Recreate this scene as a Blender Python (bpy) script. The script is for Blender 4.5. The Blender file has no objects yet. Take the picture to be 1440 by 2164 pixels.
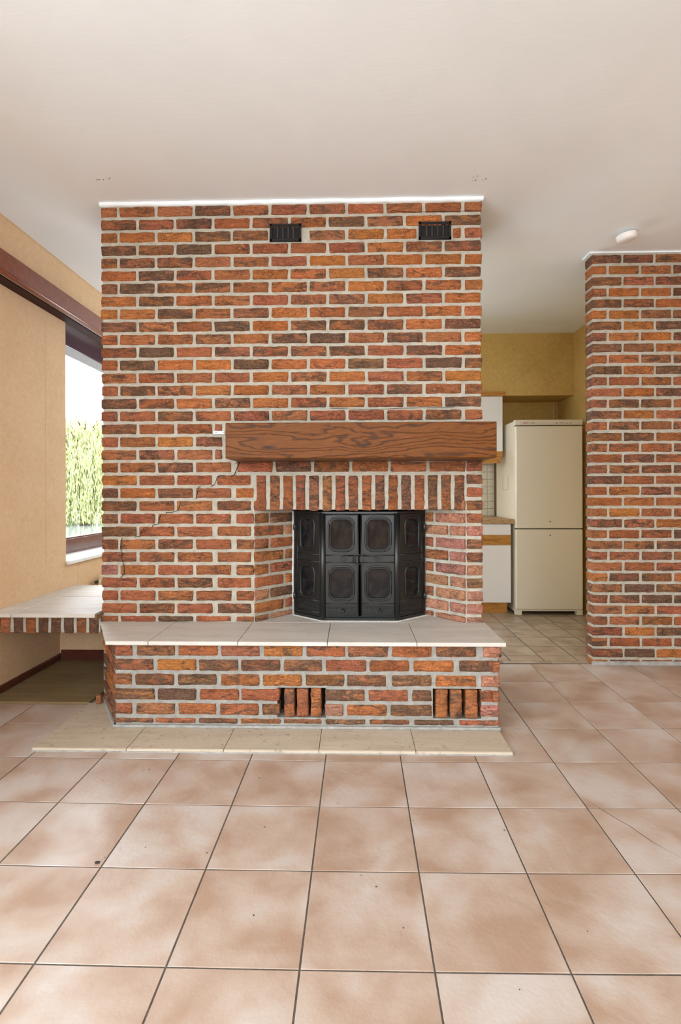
import bpy, bmesh, math, random
from mathutils import Matrix, Vector
R = random.Random(7)
scn = bpy.context.scene
COL = scn.collection

# ------------------------------------------------------------------ camera
FPX, YAW, ROLL, EYE = 1090.0, .024, -.0025, 1.05
cd = bpy.data.cameras.new('camera'); cam = bpy.data.objects.new('camera', cd); COL.objects.link(cam)
cd.sensor_fit = 'VERTICAL'; cd.sensor_height = 36; cd.lens = FPX / 2164 * 36
cd.shift_y = -(1082 - 1044) / 2164
cd.clip_start = .05; cd.clip_end = 300
cam.matrix_world = Matrix.Translation((0, 0, EYE)) @ Matrix.Rotation(YAW, 4, 'Z') @ Matrix.Rotation(math.pi / 2, 4, 'X') @ Matrix.Rotation(ROLL, 4, 'Z')
scn.camera = cam
# ------------------------------------------------------------------ sky
w = bpy.data.worlds.new('World'); scn.world = w; w.use_nodes = True
bg = w.node_tree.nodes['Background']; bg.inputs[0].default_value = (.86, .93, 1, 1); bg.inputs[1].default_value = 7.0
# ------------------------------------------------------------------ daylight through the windows, plus an added kitchen lamp
def area(name, loc, rot, sx, sy, power, col):
    d = bpy.data.lights.new(name, 'AREA'); d.shape = 'RECTANGLE'; d.size = sx; d.size_y = sy; d.energy = power; d.color = col
    o = bpy.data.objects.new(name, d); COL.objects.link(o); o.location = loc; o.rotation_euler = rot
    return o
PI = math.pi
area('daylight_terrace_window', (0.25, -2.70, 1.70), (PI / 2, 0, 0), 3.8, 1.35, 31, (.85, .935, 1))
area('daylight_side_window', (-1.98, -.75, 1.25), (0, -PI / 2, 0), 2.2, 3.0, 80, (.845, .93, 1))
area('added_kitchen_fill_light', (-.60, 5.27, 1.62), (-PI / 2, 0, 0), 1.0, 1.1, 28, (.9, .95, 1))  # added lamp at a made-up unseen window, brightens the kitchen
sun = bpy.data.lights.new('sun', 'SUN'); sun.energy = 5.0; sun.angle = .02; sun.color = (1, .97, .92)
so = bpy.data.objects.new('sun', sun); COL.objects.link(so); so.rotation_euler = (math.radians(35), 0, .06)
scn.view_settings.view_transform = 'Standard'; scn.view_settings.look = 'None'
scn.view_settings.exposure = .2; scn.view_settings.gamma = 1; scn.view_settings.use_curve_mapping = False
scn.cycles.max_bounces = 10; scn.cycles.diffuse_bounces = 7; scn.cycles.use_denoising = True

# ------------------------------------------------------------------ helpers
def tag(o, label=None, cat=None, group=None, kind=None):
    if label: o['label'] = label
    if cat: o['category'] = cat
    if group: o['group'] = group
    if kind: o['kind'] = kind
    return o
def link(name, data, mat=None, parent=None, loc=(0, 0, 0), rotz=0, color=None):
    o = bpy.data.objects.new(name, data); COL.objects.link(o)
    if mat and data and not data.materials: data.materials.append(mat)
    o.location = loc; o.rotation_euler = (0, 0, rotz)
    if parent: o.parent = parent
    if color: o.color = color
    return o
def empty(name, loc=(0, 0, 0), rotz=0): return link(name, None, loc=loc, rotz=rotz)
class MB:
    def __init__(s): s.v = []; s.f = []; s.sm = []
    def add(s, vs, fs, smooth=False):
        b = len(s.v); s.v += [tuple(v) for v in vs]; s.f += [tuple(b + i for i in f) for f in fs]; s.sm += [smooth] * len(fs); return s
    def box(s, x0, x1, y0, y1, z0, z1):
        v = [(x, y, z) for z in (z0, z1) for y in (y0, y1) for x in (x0, x1)]
        return s.add(v, [(0, 2, 3, 1), (4, 5, 7, 6), (0, 1, 5, 4), (2, 6, 7, 3), (0, 4, 6, 2), (1, 3, 7, 5)])
    def prism(s, pts, z0, z1):            # plan polygon (ccw) extruded in z
        n = len(pts); v = [(x, y, z0) for x, y in pts] + [(x, y, z1) for x, y in pts]
        return s.add(v, [tuple(range(n))[::-1], tuple(range(n, 2 * n))] + [(i, (i + 1) % n, n + (i + 1) % n, n + i) for i in range(n)])
    def extr(s, pts, axis, a0, a1, smooth=False):   # profile extruded along axis; pts in the other two axes (cyclic order)
        def P(p, a): return {'x': (a, p[0], p[1]), 'y': (p[0], a, p[1]), 'z': (p[0], p[1], a)}[axis]
        n = len(pts); v = [P(p, a0) for p in pts] + [P(p, a1) for p in pts]
        s.add(v, [tuple(range(n))[::-1], tuple(range(n, 2 * n))]); 
        return s.add(v, [(i, (i + 1) % n, n + (i + 1) % n, n + i) for i in range(n)], smooth)
    def tube(s, path, r, n=6, closed=False):
        path = [Vector(p) for p in path]; m = len(path); vs = []
        for i, p in enumerate(path):
            a = path[i - 1] if (i > 0 or closed) else p; b = path[(i + 1) % m] if (i < m - 1 or closed) else p
            t = (b - a).normalized(); u = t.cross(Vector((0, 0, 1)))
            if u.length < .05: u = t.cross(Vector((0, 1, 0)))
            u.normalize(); w2 = t.cross(u)
            rr = r[i] if isinstance(r, (list, tuple)) else r
            vs += [p + (u * math.cos(2 * PI * k / n) + w2 * math.sin(2 * PI * k / n)) * rr for k in range(n)]
        fs = []
        for i in range(m if closed else m - 1):
            j = (i + 1) % m
            fs += [(i * n + k, i * n + (k + 1) % n, j * n + (k + 1) % n, j * n + k) for k in range(n)]
        if not closed: fs += [tuple(range(n))[::-1], tuple((m - 1) * n + k for k in range(n))]
        return s.add(vs, fs, True)
    def cyl(s, c, axis, r, h, n=16, r2=None):
        r2 = r if r2 is None else r2
        ax = {'x': (Vector((0, 1, 0)), Vector((0, 0, 1)), Vector((1, 0, 0))), 'y': (Vector((1, 0, 0)), Vector((0, 0, 1)), Vector((0, 1, 0))), 'z': (Vector((1, 0, 0)), Vector((0, 1, 0)), Vector((0, 0, 1)))}[axis]
        c = Vector(c); vs = []
        for k in range(n): a = 2 * PI * k / n; vs.append(c + (ax[0] * math.cos(a) + ax[1] * math.sin(a)) * r)
        for k in range(n): a = 2 * PI * k / n; vs.append(c + ax[2] * h + (ax[0] * math.cos(a) + ax[1] * math.sin(a)) * r2)
        s.add(vs, [tuple(range(n))[::-1], tuple(range(n, 2 * n))])
        return s.add(vs, [(k, (k + 1) % n, n + (k + 1) % n, n + k) for k in range(n)], True)
    def lathe(s, prof, n=24, c=(0, 0, 0)):
        vs = []; m = len(prof)
        for r, z in prof: vs += [(c[0] + r * math.cos(2 * PI * k / n), c[1] + r * math.sin(2 * PI * k / n), c[2] + z) for k in range(n)]
        fs = [(i * n + k, i * n + (k + 1) % n, (i + 1) * n + (k + 1) % n, (i + 1) * n + k) for i in range(m - 1) for k in range(n)]
        return s.add(vs, fs, True)
    def mesh(s, name, bev=0, seg=2, fix=True):
        me = bpy.data.meshes.new(name); me.from_pydata(s.v, [], s.f)
        if fix or bev:
            bm = bmesh.new(); bm.from_mesh(me)
            if any(s.sm):
                for f, q in zip(bm.faces, s.sm): f.smooth = q
            bmesh.ops.remove_doubles(bm, verts=bm.verts, dist=1e-6)
            bmesh.ops.recalc_face_normals(bm, faces=bm.faces)
            if bev:
                ed = [e for e in bm.edges if len(e.link_faces) == 2 and e.calc_face_angle(0) > .5]
                bmesh.ops.bevel(bm, geom=ed, offset=bev, segments=seg, profile=.5, affect='EDGES')
            bm.to_mesh(me); bm.free()
        else:
            me.polygons.foreach_set('use_smooth', s.sm)
        me.update(); return me
    def obj(s, name, mat, parent=None, bev=0, seg=2, fix=True, **k): return link(name, s.mesh(name, bev, seg, fix), mat, parent, **k)

# ------------------------------------------------------------------ materials
class NT:
    def __init__(s, name):
        m = bpy.data.materials.new(name); m.use_nodes = True; s.m = m; s.t = m.node_tree; s.n = s.t.nodes; s.p = s.n['Principled BSDF']
    def new(s, typ, **k):
        n = s.n.new(typ)
        for a, b in k.items(): setattr(n, a, b)
        return n
    def lk(s, a, b): s.t.links.new(a, b)
    def val(s, n, i, v):
        if hasattr(v, 'links') or isinstance(v, bpy.types.NodeSocket): s.lk(v, n.inputs[i])
        else: n.inputs[i].default_value = v
    def math(s, op, a, b=0, c=None):
        n = s.new('ShaderNodeMath', operation=op); s.val(n, 0, a); s.val(n, 1, b)
        if c is not None: s.val(n, 2, c)
        return n.outputs[0]
    def mix(s, f, a, b, blend='MIX'):
        n = s.new('ShaderNodeMix', data_type='RGBA', blend_type=blend); s.val(n, 0, f); s.val(n, 6, a); s.val(n, 7, b); return n.outputs[2]
    def coords(s, scale=(1, 1, 1), rnd=0, kind='Object', rot=(0, 0, 0)):
        tc = s.new('ShaderNodeTexCoord'); mp = s.new('ShaderNodeMapping'); mp.inputs['Scale'].default_value = scale; mp.inputs['Rotation'].default_value = rot
        src = tc.outputs[kind]
        if rnd:
            oi = s.new('ShaderNodeObjectInfo'); va = s.new('ShaderNodeVectorMath', operation='SCALE'); 
            cx = s.new('ShaderNodeCombineXYZ'); s.lk(oi.outputs['Random'], cx.inputs[0]); s.lk(s.math('FRACT', s.math('MULTIPLY', oi.outputs['Random'], 37.7)), cx.inputs[1]); s.lk(s.math('FRACT', s.math('MULTIPLY', oi.outputs['Random'], 91.3)), cx.inputs[2])
            s.lk(cx.outputs[0], va.inputs[0]); va.inputs['Scale'].default_value = rnd
            ad = s.new('ShaderNodeVectorMath', operation='ADD'); s.lk(src, ad.inputs[0]); s.lk(va.outputs[0], ad.inputs[1]); src = ad.outputs[0]
        s.lk(src, mp.inputs[0]); return mp.outputs[0]
    def noise(s, co, scale, detail=4, rough=.55, dist=0):
        n = s.new('ShaderNodeTexNoise'); s.lk(co, n.inputs['Vector']); n.inputs['Scale'].default_value = scale; n.inputs['Detail'].default_value = detail; n.inputs['Roughness'].default_value = rough; n.inputs['Distortion'].default_value = dist
        return n.outputs[0]
    def ramp(s, f, stops):
        n = s.new('ShaderNodeValToRGB'); s.lk(f, n.inputs[0]); e = n.color_ramp.elements
        while len(e) < len(stops): e.new(.5)
        for i, (p, c) in enumerate(stops): e[i].position = p; e[i].color = tuple(c) + (1,) if len(c) == 3 else c
        return n.outputs[0]
    def g(s, f, a, b, va=0, vb=1):
        n = s.new('ShaderNodeMapRange'); s.lk(f, n.inputs[0]); n.inputs[1].default_value = a; n.inputs[2].default_value = b; n.inputs[3].default_value = va; n.inputs[4].default_value = vb; return n.outputs[0]
    def bump(s, h, dist=.002, strength=1):
        n = s.new('ShaderNodeBump'); s.lk(h, n.inputs['Height']); n.inputs['Distance'].default_value = dist; n.inputs['Strength'].default_value = strength
        s.lk(n.outputs[0], s.p.inputs['Normal'])
    def fin(s, col=None, rough=.6, metal=0, spec=.5, **k):
        if col is not None: s.val(s.p, 'Base Color', col if not isinstance(col, tuple) else (col + (1,))[:4])
        s.val(s.p, 'Roughness', rough); s.p.inputs['Metallic'].default_value = metal; s.p.inputs['Specular IOR Level'].default_value = spec
        for a, b in k.items(): s.p.inputs[a.replace('_', ' ')].default_value = b
        return s.m
def plain(name, col, rough=.5, metal=0, spec=.5, nz=0, nscale=60, bump=0, **k):
    m = NT(name); co = m.coords()
    if nz:
        n = m.noise(co, nscale, 3); c = m.mix(m.g(n, .3, .7), tuple(x * (1 - nz) for x in col) + (1,), tuple(min(1, x * (1 + nz)) for x in col) + (1,))
    else: c = col
    if bump: m.bump(m.noise(co, nscale, 3), bump)
    return m.fin(c, rough, metal, spec, **k)

def m_brick():
    m = NT('brick'); oi = m.new('ShaderNodeObjectInfo')
    co = m.coords(rnd=9.0); cs = m.coords((.6, 1, 1.5), rnd=9.0)
    n1 = m.noise(cs, 13, 6, .68, 1.8)                       # scorched patches
    n2 = m.noise(co, 90, 4, .7); n3 = m.noise(m.coords((.5, 1, 1.5), rnd=5.), 34, 5, .65, 2.6)
    patch = m.g(m.math('ADD', n1, m.math('MULTIPLY', m.math('SUBTRACT', oi.outputs['Alpha'], .5), .34)), .50, .57)
    base = m.mix(m.g(n2, .25, .75), (.74, .72, .72, 1), (1.22, 1.2, 1.2, 1)); base = m.mix(1.0, oi.outputs['Color'], base, 'MULTIPLY')
    base = m.mix(m.g(n3, .32, .50, .6, 0), base, (.20, .085, .042, 1))
    dark = m.mix(m.g(n2, .3, .7), (.085, .050, .033, 1), (.22, .135, .088, 1))
    c = m.mix(m.math('MULTIPLY', patch, .80), base, dark)
    n4 = m.noise(m.coords((.6, 1, 1.3), rnd=3.), 26, 3, .55, 2.2); rd = m.g(m.math('ABSOLUTE', m.math('SUBTRACT', n4, .5)), 0, .03, 1, 0)
    rd = m.math('MULTIPLY', rd, m.g(m.noise(co, 11, 2), .50, .60)); c = m.mix(m.math('MULTIPLY', rd, .6), c, (.06, .030, .02, 1))
    c = m.mix(m.g(m.noise(co, 210, 2), .70, .76, 0, .5), c, (.6, .52, .42, 1))      # lime specks
    wv = m.new('ShaderNodeTexWave', wave_type='BANDS', bands_direction='DIAGONAL'); m.lk(m.coords(rnd=9.), wv.inputs[0]); wv.inputs['Scale'].default_value = 16; wv.inputs['Distortion'].default_value = 16; wv.inputs['Detail'].default_value = 3; wv.inputs['Detail Scale'].default_value = 1.6
    h = m.math('ADD', m.math('SUBTRACT', m.math('MULTIPLY', n3, 1.5), m.math('MULTIPLY', rd, .35)), m.math('ADD', m.math('MULTIPLY', n2, .35), m.math('MULTIPLY', wv.outputs[1], .22)))
    m.bump(h, .014, 1); return m.fin(c, .88, 0, .25)
def m_mortar(name='mortar', a=(.35, .325, .26), b=(.48, .45, .375)):
    m = NT(name); co = m.coords(); n = m.noise(co, 28, 6, .6)
    c = m.mix(m.g(n, .3, .7), a + (1,), b + (1,)); m.bump(m.math('ADD', n, m.math('MULTIPLY', m.noise(co, 150, 3), .5)), .006); return m.fin(c, .95, 0, .15)
def m_paper(name, a, b):
    m = NT(name); co = m.coords(); n = m.noise(co, 38, 6, .65, 1.0); n2 = m.noise(co, 3, 4)
    c = m.mix(m.g(m.math('ADD', n, m.math('MULTIPLY', n2, .6)), .6, 1.0), a + (1,), b + (1,)); m.bump(n, .0012); return m.fin(c, .75, 0, .25)
def m_plaster():
    m = NT('plaster'); co = m.coords(); n = m.noise(co, 2.2, 5, .55, .8); n2 = m.noise(m.coords((1, 3, 1)), 6, 5, .6, 1)
    c = m.mix(m.g(n, .35, .75), (.80, .86, .89, 1), (.84, .90, .93, 1)); m.bump(m.math('ADD', m.math('MULTIPLY', n2, 1), m.math('MULTIPLY', m.noise(co, 70, 2), .12)), .0018, .5); return m.fin(c, .8, 0, .2)
def m_tile(name, lo, mid, hi, s=7.0, gloss=(.24, .4)):
    m = NT(name); co = m.coords(rnd=7., ); n = m.noise(co, s, 3, .5, .3); f = m.noise(co, 260, 2); q = m.noise(co, 70, 4)
    c = m.ramp(m.math('ADD', n, m.math('MULTIPLY', m.math('SUBTRACT', f, .5), .08)), [(.33, lo), (.5, mid), (.67, hi)])
    m.bump(m.noise(co, 55, 2), .0012, .6); return m.fin(c, sum(gloss) / 2, 0, .45)
def m_stone(name, a, b, vein, s=4., st=.66):
    m = NT(name); cs = m.coords((.5, 3.0, 1), rnd=4., rot=(0, 0, .25)); n = m.noise(cs, s, 6, .6, .9); n2 = m.noise(m.coords(rnd=4.), 34, 5, .65)
    c = m.mix(m.g(n, .3, .7), a + (1,), b + (1,)); c = m.mix(m.g(m.noise(cs, s * 2.1, 6, .65, 1.2), .56, .72, 0, .5), c, vein + (1,))
    c = m.mix(m.g(n2, st, st + .12, 0, .5), c, tuple(x * .55 for x in vein) + (1,)); m.bump(n2, .0015); return m.fin(c, .52, 0, .35)
def m_oak(name, a, b, dk, knots=(), K=150., rough=.36):
    m = NT(name); tc = m.new('ShaderNodeTexCoord'); sx = m.new('ShaderNodeSeparateXYZ'); m.lk(tc.outputs['Object'], sx.inputs[0])
    co = m.coords((1.1, 3, 5.0)); big = m.noise(co, 2.6, 4, .5, .35); fine = m.noise(m.coords((4, 60, 90)), 5, 4, .6)
    v = m.math('ADD', m.math('MULTIPLY', sx.outputs[2], K), m.math('MULTIPLY', big, 36.))
    kd = None
    for (kx, kz, amp) in knots:
        dx = m.math('MULTIPLY', m.math('SUBTRACT', sx.outputs[0], kx), 6.5); dz = m.math('MULTIPLY', m.math('SUBTRACT', sx.outputs[2], kz), 30.)
        d = m.math('SQRT', m.math('ADD', m.math('MULTIPLY', dx, dx), m.math('MULTIPLY', dz, dz)))
        e = m.math('POWER', 2.718, m.math('MULTIPLY', d, -1.0)); v = m.math('ADD', v, m.math('MULTIPLY', e, amp))
        k = m.g(d, .10, .34, 1, 0); kd = k if kd is None else m.math('MAXIMUM', kd, k)
    w2 = m.g(m.math('SINE', v), .45, 1.05)
    c = m.mix(m.g(fine, .3, .7), a + (1,), b + (1,)); c = m.mix(m.math('MULTIPLY', w2, .75), c, dk + (1,))
    c = m.mix(m.g(m.noise(m.coords((3, 60, 110)), 7, 2), .6, .7, 0, .6), c, dk + (1,))
    if kd is not None: c = m.mix(m.math('MULTIPLY', kd, .85), c, (.03, .015, .008, 1))
    m.bump(m.math('ADD', fine, w2), .0006); return m.fin(c, rough, 0, .16)
BR = m_brick(); MO = m_mortar(); MOC = m_mortar('cement', (.27, .27, .25), (.4, .4, .375))
PAPER = m_paper('wallpaper', (.59, .395, .225), (.67, .47, .29)); PAPERK = m_paper('kitchen_wallpaper', (.50, .33, .09), (.62, .43, .15))
PL = m_plaster()
TILE = m_tile('floor_tile', (.36, .24, .17), (.44, .338, .27), (.505, .442, .395), 5.); KTILE = m_tile('kitchen_floor_tile', (.30, .215, .14), (.37, .28, .195), (.42, .34, .26), 6., (.2, .34))
GR = plain('grout', (.085, .07, .055), .9, nz=.3, nscale=80)
STONE = m_stone('hearth_stone', (.50, .47, .415), (.62, .59, .535), (.38, .27, .20)); FSTONE = m_stone('floor_stone', (.43, .36, .265), (.54, .465, .365), (.28, .18, .10), 4., .58); FSTONE_SHADE = m_stone('stained_shaded_floor_stone', (.17, .115, .05), (.25, .18, .09), (.09, .05, .02))  # last one: stained stone, darkened further to put the bench shade into its colour
OAK = m_oak('stained_oak', (.180, .058, .0045), (.105, .030, .0025), (.024, .007, .0015), ((.01, -.02, 22.), (-.415, -.03, 15.)), 250.)
COAK = m_oak('cabinet_oak', (.56, .27, .06), (.46, .20, .04), (.33, .14, .03), (), 120.)
MAHOG = plain('mahogany', (.19, .048, .020), .32, 0, .4, nz=.18, nscale=25)
MAHOGD = plain('dark_baseboard', (.085, .022, .012), .35, nz=.2, nscale=25)
PVC = plain('window_frame_brown', (.12, .055, .05), .22, nz=.12, nscale=30)
IRON = plain('cast_iron', (.009, .0105, .0105), .31, 0, .5, bump=.0004, nscale=220)
IROND = plain('vent_iron', (.009, .0075, .0065), .5, 0, .3)
BLACK = plain('soot', (.006, .005, .005), .9)
def m_sootglass():
    m = NT('soot_glass'); co = m.coords(); n = m.noise(co, 9, 4, .6, 1.5)
    c = m.mix(m.g(n, .4, .62), (.006, .006, .008, 1), (.02, .017, .016, 1)); return m.fin(c, m.g(n, .4, .62, .03, .10), 0, .24)
SG = m_sootglass()
WHITE = plain('white_laminate', (.80, .785, .74), .35); FRW = plain('fridge_enamel', (.76, .70, .55), .3, Coat_Weight=.3); FRP = plain('fridge_panel', (.74, .68, .53), .4)
WPL = plain('white_plastic', (.82, .81, .79), .35); GREYR = plain('rubber_grey', (.12, .11, .10), .7); DRK = plain('dark_plastic', (.03, .028, .025), .5)
MARB = m_stone('white_marble', (.74, .74, .74), (.82, .82, .81), (.55, .55, .56))
GLZ = plain('glazed_tile', (.60, .545, .40), .18, nz=.08, nscale=30); GLG = plain('backsplash_grout', (.34, .26, .15), .9); DECO = plain('painted_decor', (.30, .13, .07), .4)
RADI = plain('radiator_enamel', (.72, .62, .40), .4); RED = plain('red_print', (.45, .03, .03), .5); GREYP = plain('grey_print', (.2, .19, .17), .5)
CEM = plain('fire_cement', (.62, .60, .56), .9, nz=.2, nscale=90, bump=.002)
def m_glass():
    m = NT('window_glass'); m.n.remove(m.p); g = m.new('ShaderNodeBsdfGlossy'); g.inputs['Roughness'].default_value = .02
    t = m.new('ShaderNodeBsdfTransparent'); fr = m.new('ShaderNodeFresnel'); fr.inputs[0].default_value = 1.35; mx = m.new('ShaderNodeMixShader')
    ge = m.new('ShaderNodeNewGeometry'); m.lk(m.math('MULTIPLY', fr.outputs[0], m.math('SUBTRACT', 1, ge.outputs['Backfacing'])), mx.inputs[0]); m.lk(t.outputs[0], mx.inputs[1]); m.lk(g.outputs[0], mx.inputs[2]); m.lk(mx.outputs[0], m.n['Material Output'].inputs[0]); return m.m
GLASS = m_glass()

# ------------------------------------------------------------------ bricks
TONE = {'o': ((.60, .215, .064), .28), 'r': ((.51, .178, .074), .42), 'b': ((.44, .175, .078), .62), 'd': ((.37, .17, .082), .76), 'p': ((.60, .28, .17), .25)}
_lib = {}
def brick_mesh(L, Hh, D, var, nx=8, nz=4):
    key = (round(L, 3), round(Hh, 3), round(D, 3), var)
    if key in _lib: return _lib[key]
    r = random.Random(hash(key) % 99991 + var)
    if L < .1: nx = 4
    if Hh > .12: nx, nz = 4, 8
    vs = []; idx = {}
    j = .0022
    off = {}
    for a in range(nx + 1):
        for b in range(nz + 1):
            x = -L / 2 + L * a / nx; z = -Hh / 2 + Hh * b / nz
            ed = a in (0, nx) or b in (0, nz)
            if a in (1, nx - 1) and nx > 2: x = (-1 if a == 1 else 1) * (L / 2 - .005)
            if b in (1, nz - 1) and nz > 2: z = (-1 if b == 1 else 1) * (Hh / 2 - min(.0045, Hh * .2))
            if a in (0, nx): x += r.uniform(-j, j) * .9
            elif 1 < a < nx - 1: x += r.uniform(-.3, .3) * L / nx
            if b in (0, nz): z += r.uniform(-j, j) * .8
            elif 1 < b < nz - 1: z += r.uniform(-.25, .25) * Hh / nz
            cor = a in (0, nx) and b in (0, nz)
            if cor: x *= 1 - .0035 / L * 2 * r.random(); z *= 1 - .003 / Hh * 2 * r.random()
            y = (.0035 + r.uniform(-.001, .0015)) if ed else r.uniform(-.0025, .0022)
            off[a, b] = (x, z); idx[a, b] = len(vs); vs.append((x, y, z))
    fs = [(idx[a, b], idx[a + 1, b], idx[a + 1, b + 1], idx[a, b + 1]) for a in range(nx) for b in range(nz)]
    ring = [(a, 0) for a in range(nx)] + [(nx, b) for b in range(nz)] + [(a, nz) for a in range(nx, 0, -1)] + [(0, b) for b in range(nz, 0, -1)]
    b0 = len(vs)
    for k in ring:
        x, z = off[k]; vs.append((x * (1 + .0012 / L), D, z * (1 + .0012 / Hh)))
    n = len(ring)
    fs += [(idx[ring[(i + 1) % n]], idx[ring[i]], b0 + i, b0 + (i + 1) % n) for i in range(n)]
    fs.append(tuple(b0 + i for i in range(n))[::-1])
    me = bpy.data.meshes.new('brick'); me.from_pydata(vs, [], fs)
    me.polygons.foreach_set('use_smooth', [True] * (nx * nz) + [False] * (n + 1)); me.materials.append(BR); me.update()
    _lib[key] = me; return me
def tone(ch, rr=None):
    if ch == '?' or ch is None: ch = R.choices('orbdp', (20, 44, 22, 8, 6))[0]
    c, a = TONE[ch]; k = R.uniform(.86, 1.14)
    return (min(1, c[0] * k), c[1] * k * R.uniform(.9, 1.12), c[2] * k * R.uniform(.85, 1.2), max(0, min(1, a + R.uniform(-.14, .14))))
def brick(parent, cx, cy, cz, L, Hh, D=.05, rotz=0, ch='?', name='brick', nv=8):
    return link(name, brick_mesh(L, Hh, D, R.randrange(nv)), None, parent, (cx, cy, cz), rotz, tone(ch))
def brick_stuff(name, parent, items, D=.05):       # many bricks joined into one mesh
    mb = MB()
    for (cx, cy, cz, L, Hh, rotz) in items:
        me = brick_mesh(L, Hh, D, R.randrange(4)); c, s = math.cos(rotz), math.sin(rotz)
        mb.add([(cx + v.co.x * c - v.co.y * s, cy + v.co.x * s + v.co.y * c, cz + v.co.z) for v in me.vertices], [tuple(p.vertices) for p in me.polygons])
    o = mb.obj(name, BR, parent, fix=False); o.color = tone('r'); tag(o, kind='stuff'); return o

# ================================================================== THE ROOM
XL, XR, YB, YK, ZC = -1.85, 2.72, -2.6, 5.17, 2.53
# tile grid of the living room floor (slightly irregular, as laid)
def grid(i, j):
    i2 = max(-4, min(6, i)); j2 = max(-4, min(3, j))
    return (-.114 + .298 * i - .003 * j, 1.731 - .2955 * j + .0007 * (i2 * i2) - .0011 * j2 * j2 + .0003 * i2)
fl = MB().box(XL - .02, XR + .02, YB - .02, YK + .02, -.12, -.0013).obj('floor', GR); tag(fl, kind='structure')
def inset_tile(q, clipx, clipy, g=.0022, z1=0.0, th=.006, zj=0.0):
    cx = sum(p[0] for p in q) / 4; cy = sum(p[1] for p in q) / 4
    pts = []
    for x, y in q:
        x += g if x < cx else -g; y += g if y < cy else -g
        pts.append((min(max(x, clipx[0]), clipx[1]), min(max(y, clipy[0]), clipy[1])))
    xs = [p[0] for p in pts]; ys = [p[1] for p in pts]
    if max(xs) - min(xs) < .012 or max(ys) - min(ys) < .008: return None
    mx = (min(xs) + max(xs)) / 2; my = (min(ys) + max(ys)) / 2; e = .0007
    top = [(x - mx - (e if x > mx else -e), y - my - (e if y > my else -e), 0) for x, y in pts]
    mid = [(x - mx, y - my, -e) for x, y in pts]; bot = [(x - mx, y - my, -th) for x, y in pts]
    v = top + mid + bot; f = [(0, 1, 2, 3)] + [(i + 4, (i + 1) % 4 + 4, (i + 1) % 4, i) for i in range(4)] + [(i + 8, (i + 1) % 4 + 8, (i + 1) % 4 + 4, i + 4) for i in range(4)]
    return v, f, (mx, my, z1 + zj)
def lay(q, cx, cy, mat, name, single, acc):
    t = inset_tile(q, cx, cy, zj=R.uniform(-.0002, .0002))
    if not t: return
    v, f, c = t
    if single:
        me = bpy.data.meshes.new(name); me.from_pydata(v, [], f); me.update(); o = link(name, me, mat, fl, c)
        o.rotation_euler = (R.uniform(-.0008, .0008), R.uniform(-.0008, .0008), 0)
    else: acc.add([(a + c[0], b + c[1], d + c[2]) for a, b, d in v], f)
acc = MB()
for i in range(-6, 10):
    for j in range(-4, 16):
        q = [grid(i, j), grid(i + 1, j), grid(i + 1, j - 1), grid(i, j - 1)]
        cx = sum(p[0] for p in q) / 4; cy = sum(p[1] for p in q) / 4
        if cx < XL - .1 or cx > XR + .1 or cy < YB - .1: continue
        under = (-1.25 < cx - .15 and cx + .15 < .62 and cy - .15 > 2.1)
        if under: continue
        if cx < -.9 and cy > 2.62: continue
        single = cy > .6 and (abs(cx) < .25 + cy * .72)
        lay(q, (XL + .004, XR - .004), (YB + .004, 3.219), TILE, 'floor_tile', single, acc)
o = acc.obj('outer_floor_tiles', TILE, fl, fix=False); tag(o, kind='stuff')
acc = MB()
for i in range(10):                                  # narrow threshold strip and the smaller kitchen tiles
    x = .335 + .2985 * i
    if x < 2.4: lay([(x, 3.221), (x + .2985, 3.221), (x + .2985, 3.268), (x, 3.268)], (.66, 1.465), (3.22, 3.27), KTILE, 'threshold_tile', True, acc)
for i in range(-14, 5):
    for j in range(-1, 9):
        x = 1.2 + .2125 * i; y = 3.37 + .2135 * j
        lay([(x + .0018, y + .0018), (x + .2107, y + .0018), (x + .2107, y + .2117), (x + .0018, y + .2117)], (XL + .004, 2.04), (3.271, YK - .004), KTILE, 'kitchen_floor_tile', x > .55 and j < 6, acc)
for i in range(8):
    x = 1.2 + .2125 * i
acc.obj('hidden_kitchen_floor_tiles', KTILE, fl, fix=False); fl.children[-1]['kind'] = 'stuff'
# hairline crack across two tiles
cr = MB(); P = [(.790, 1.80), (.838, 1.705), (.855, 1.672), (.870, 1.650), (.885, 1.610), (.899, 1.574), (.92, 1.54), (.942, 1.508), (.975, 1.45)]
for k in range(len(P) - 1):
    (x0, y0), (x1, y1) = P[k], P[k + 1]; wv = .0009 if 1 <= k <= 5 else .0004; wn = .0009 if 1 <= k + 1 <= 5 else .0004
    cr.add([(x0 - wv, y0, .0008), (x0 + wv, y0, .0008), (x1 + wn, y1, .0008), (x1 - wn, y1, .0008)], [(0, 1, 2, 3)])
cr.obj('crack', BLACK, fl, fix=False)

ce = MB().box(XL - .3, XR + .1, YB - .1, YK + .1, ZC, ZC + .12).obj('ceiling', PL); tag(ce, kind='structure')
for (x, y) in ((-1.167, 2.40), (.60, 2.435)):
    cb = MB()
    for k in range(7): 
        a, b = R.uniform(-.035, .035), R.uniform(-.018, .018); s = R.uniform(.001, .0028); cb.box(a - s, a + s, b - s, b + s, -.0012, .002)
    cb.obj('chipped_spot', GREYR, ce, loc=(x, y, ZC), fix=False)
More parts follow.
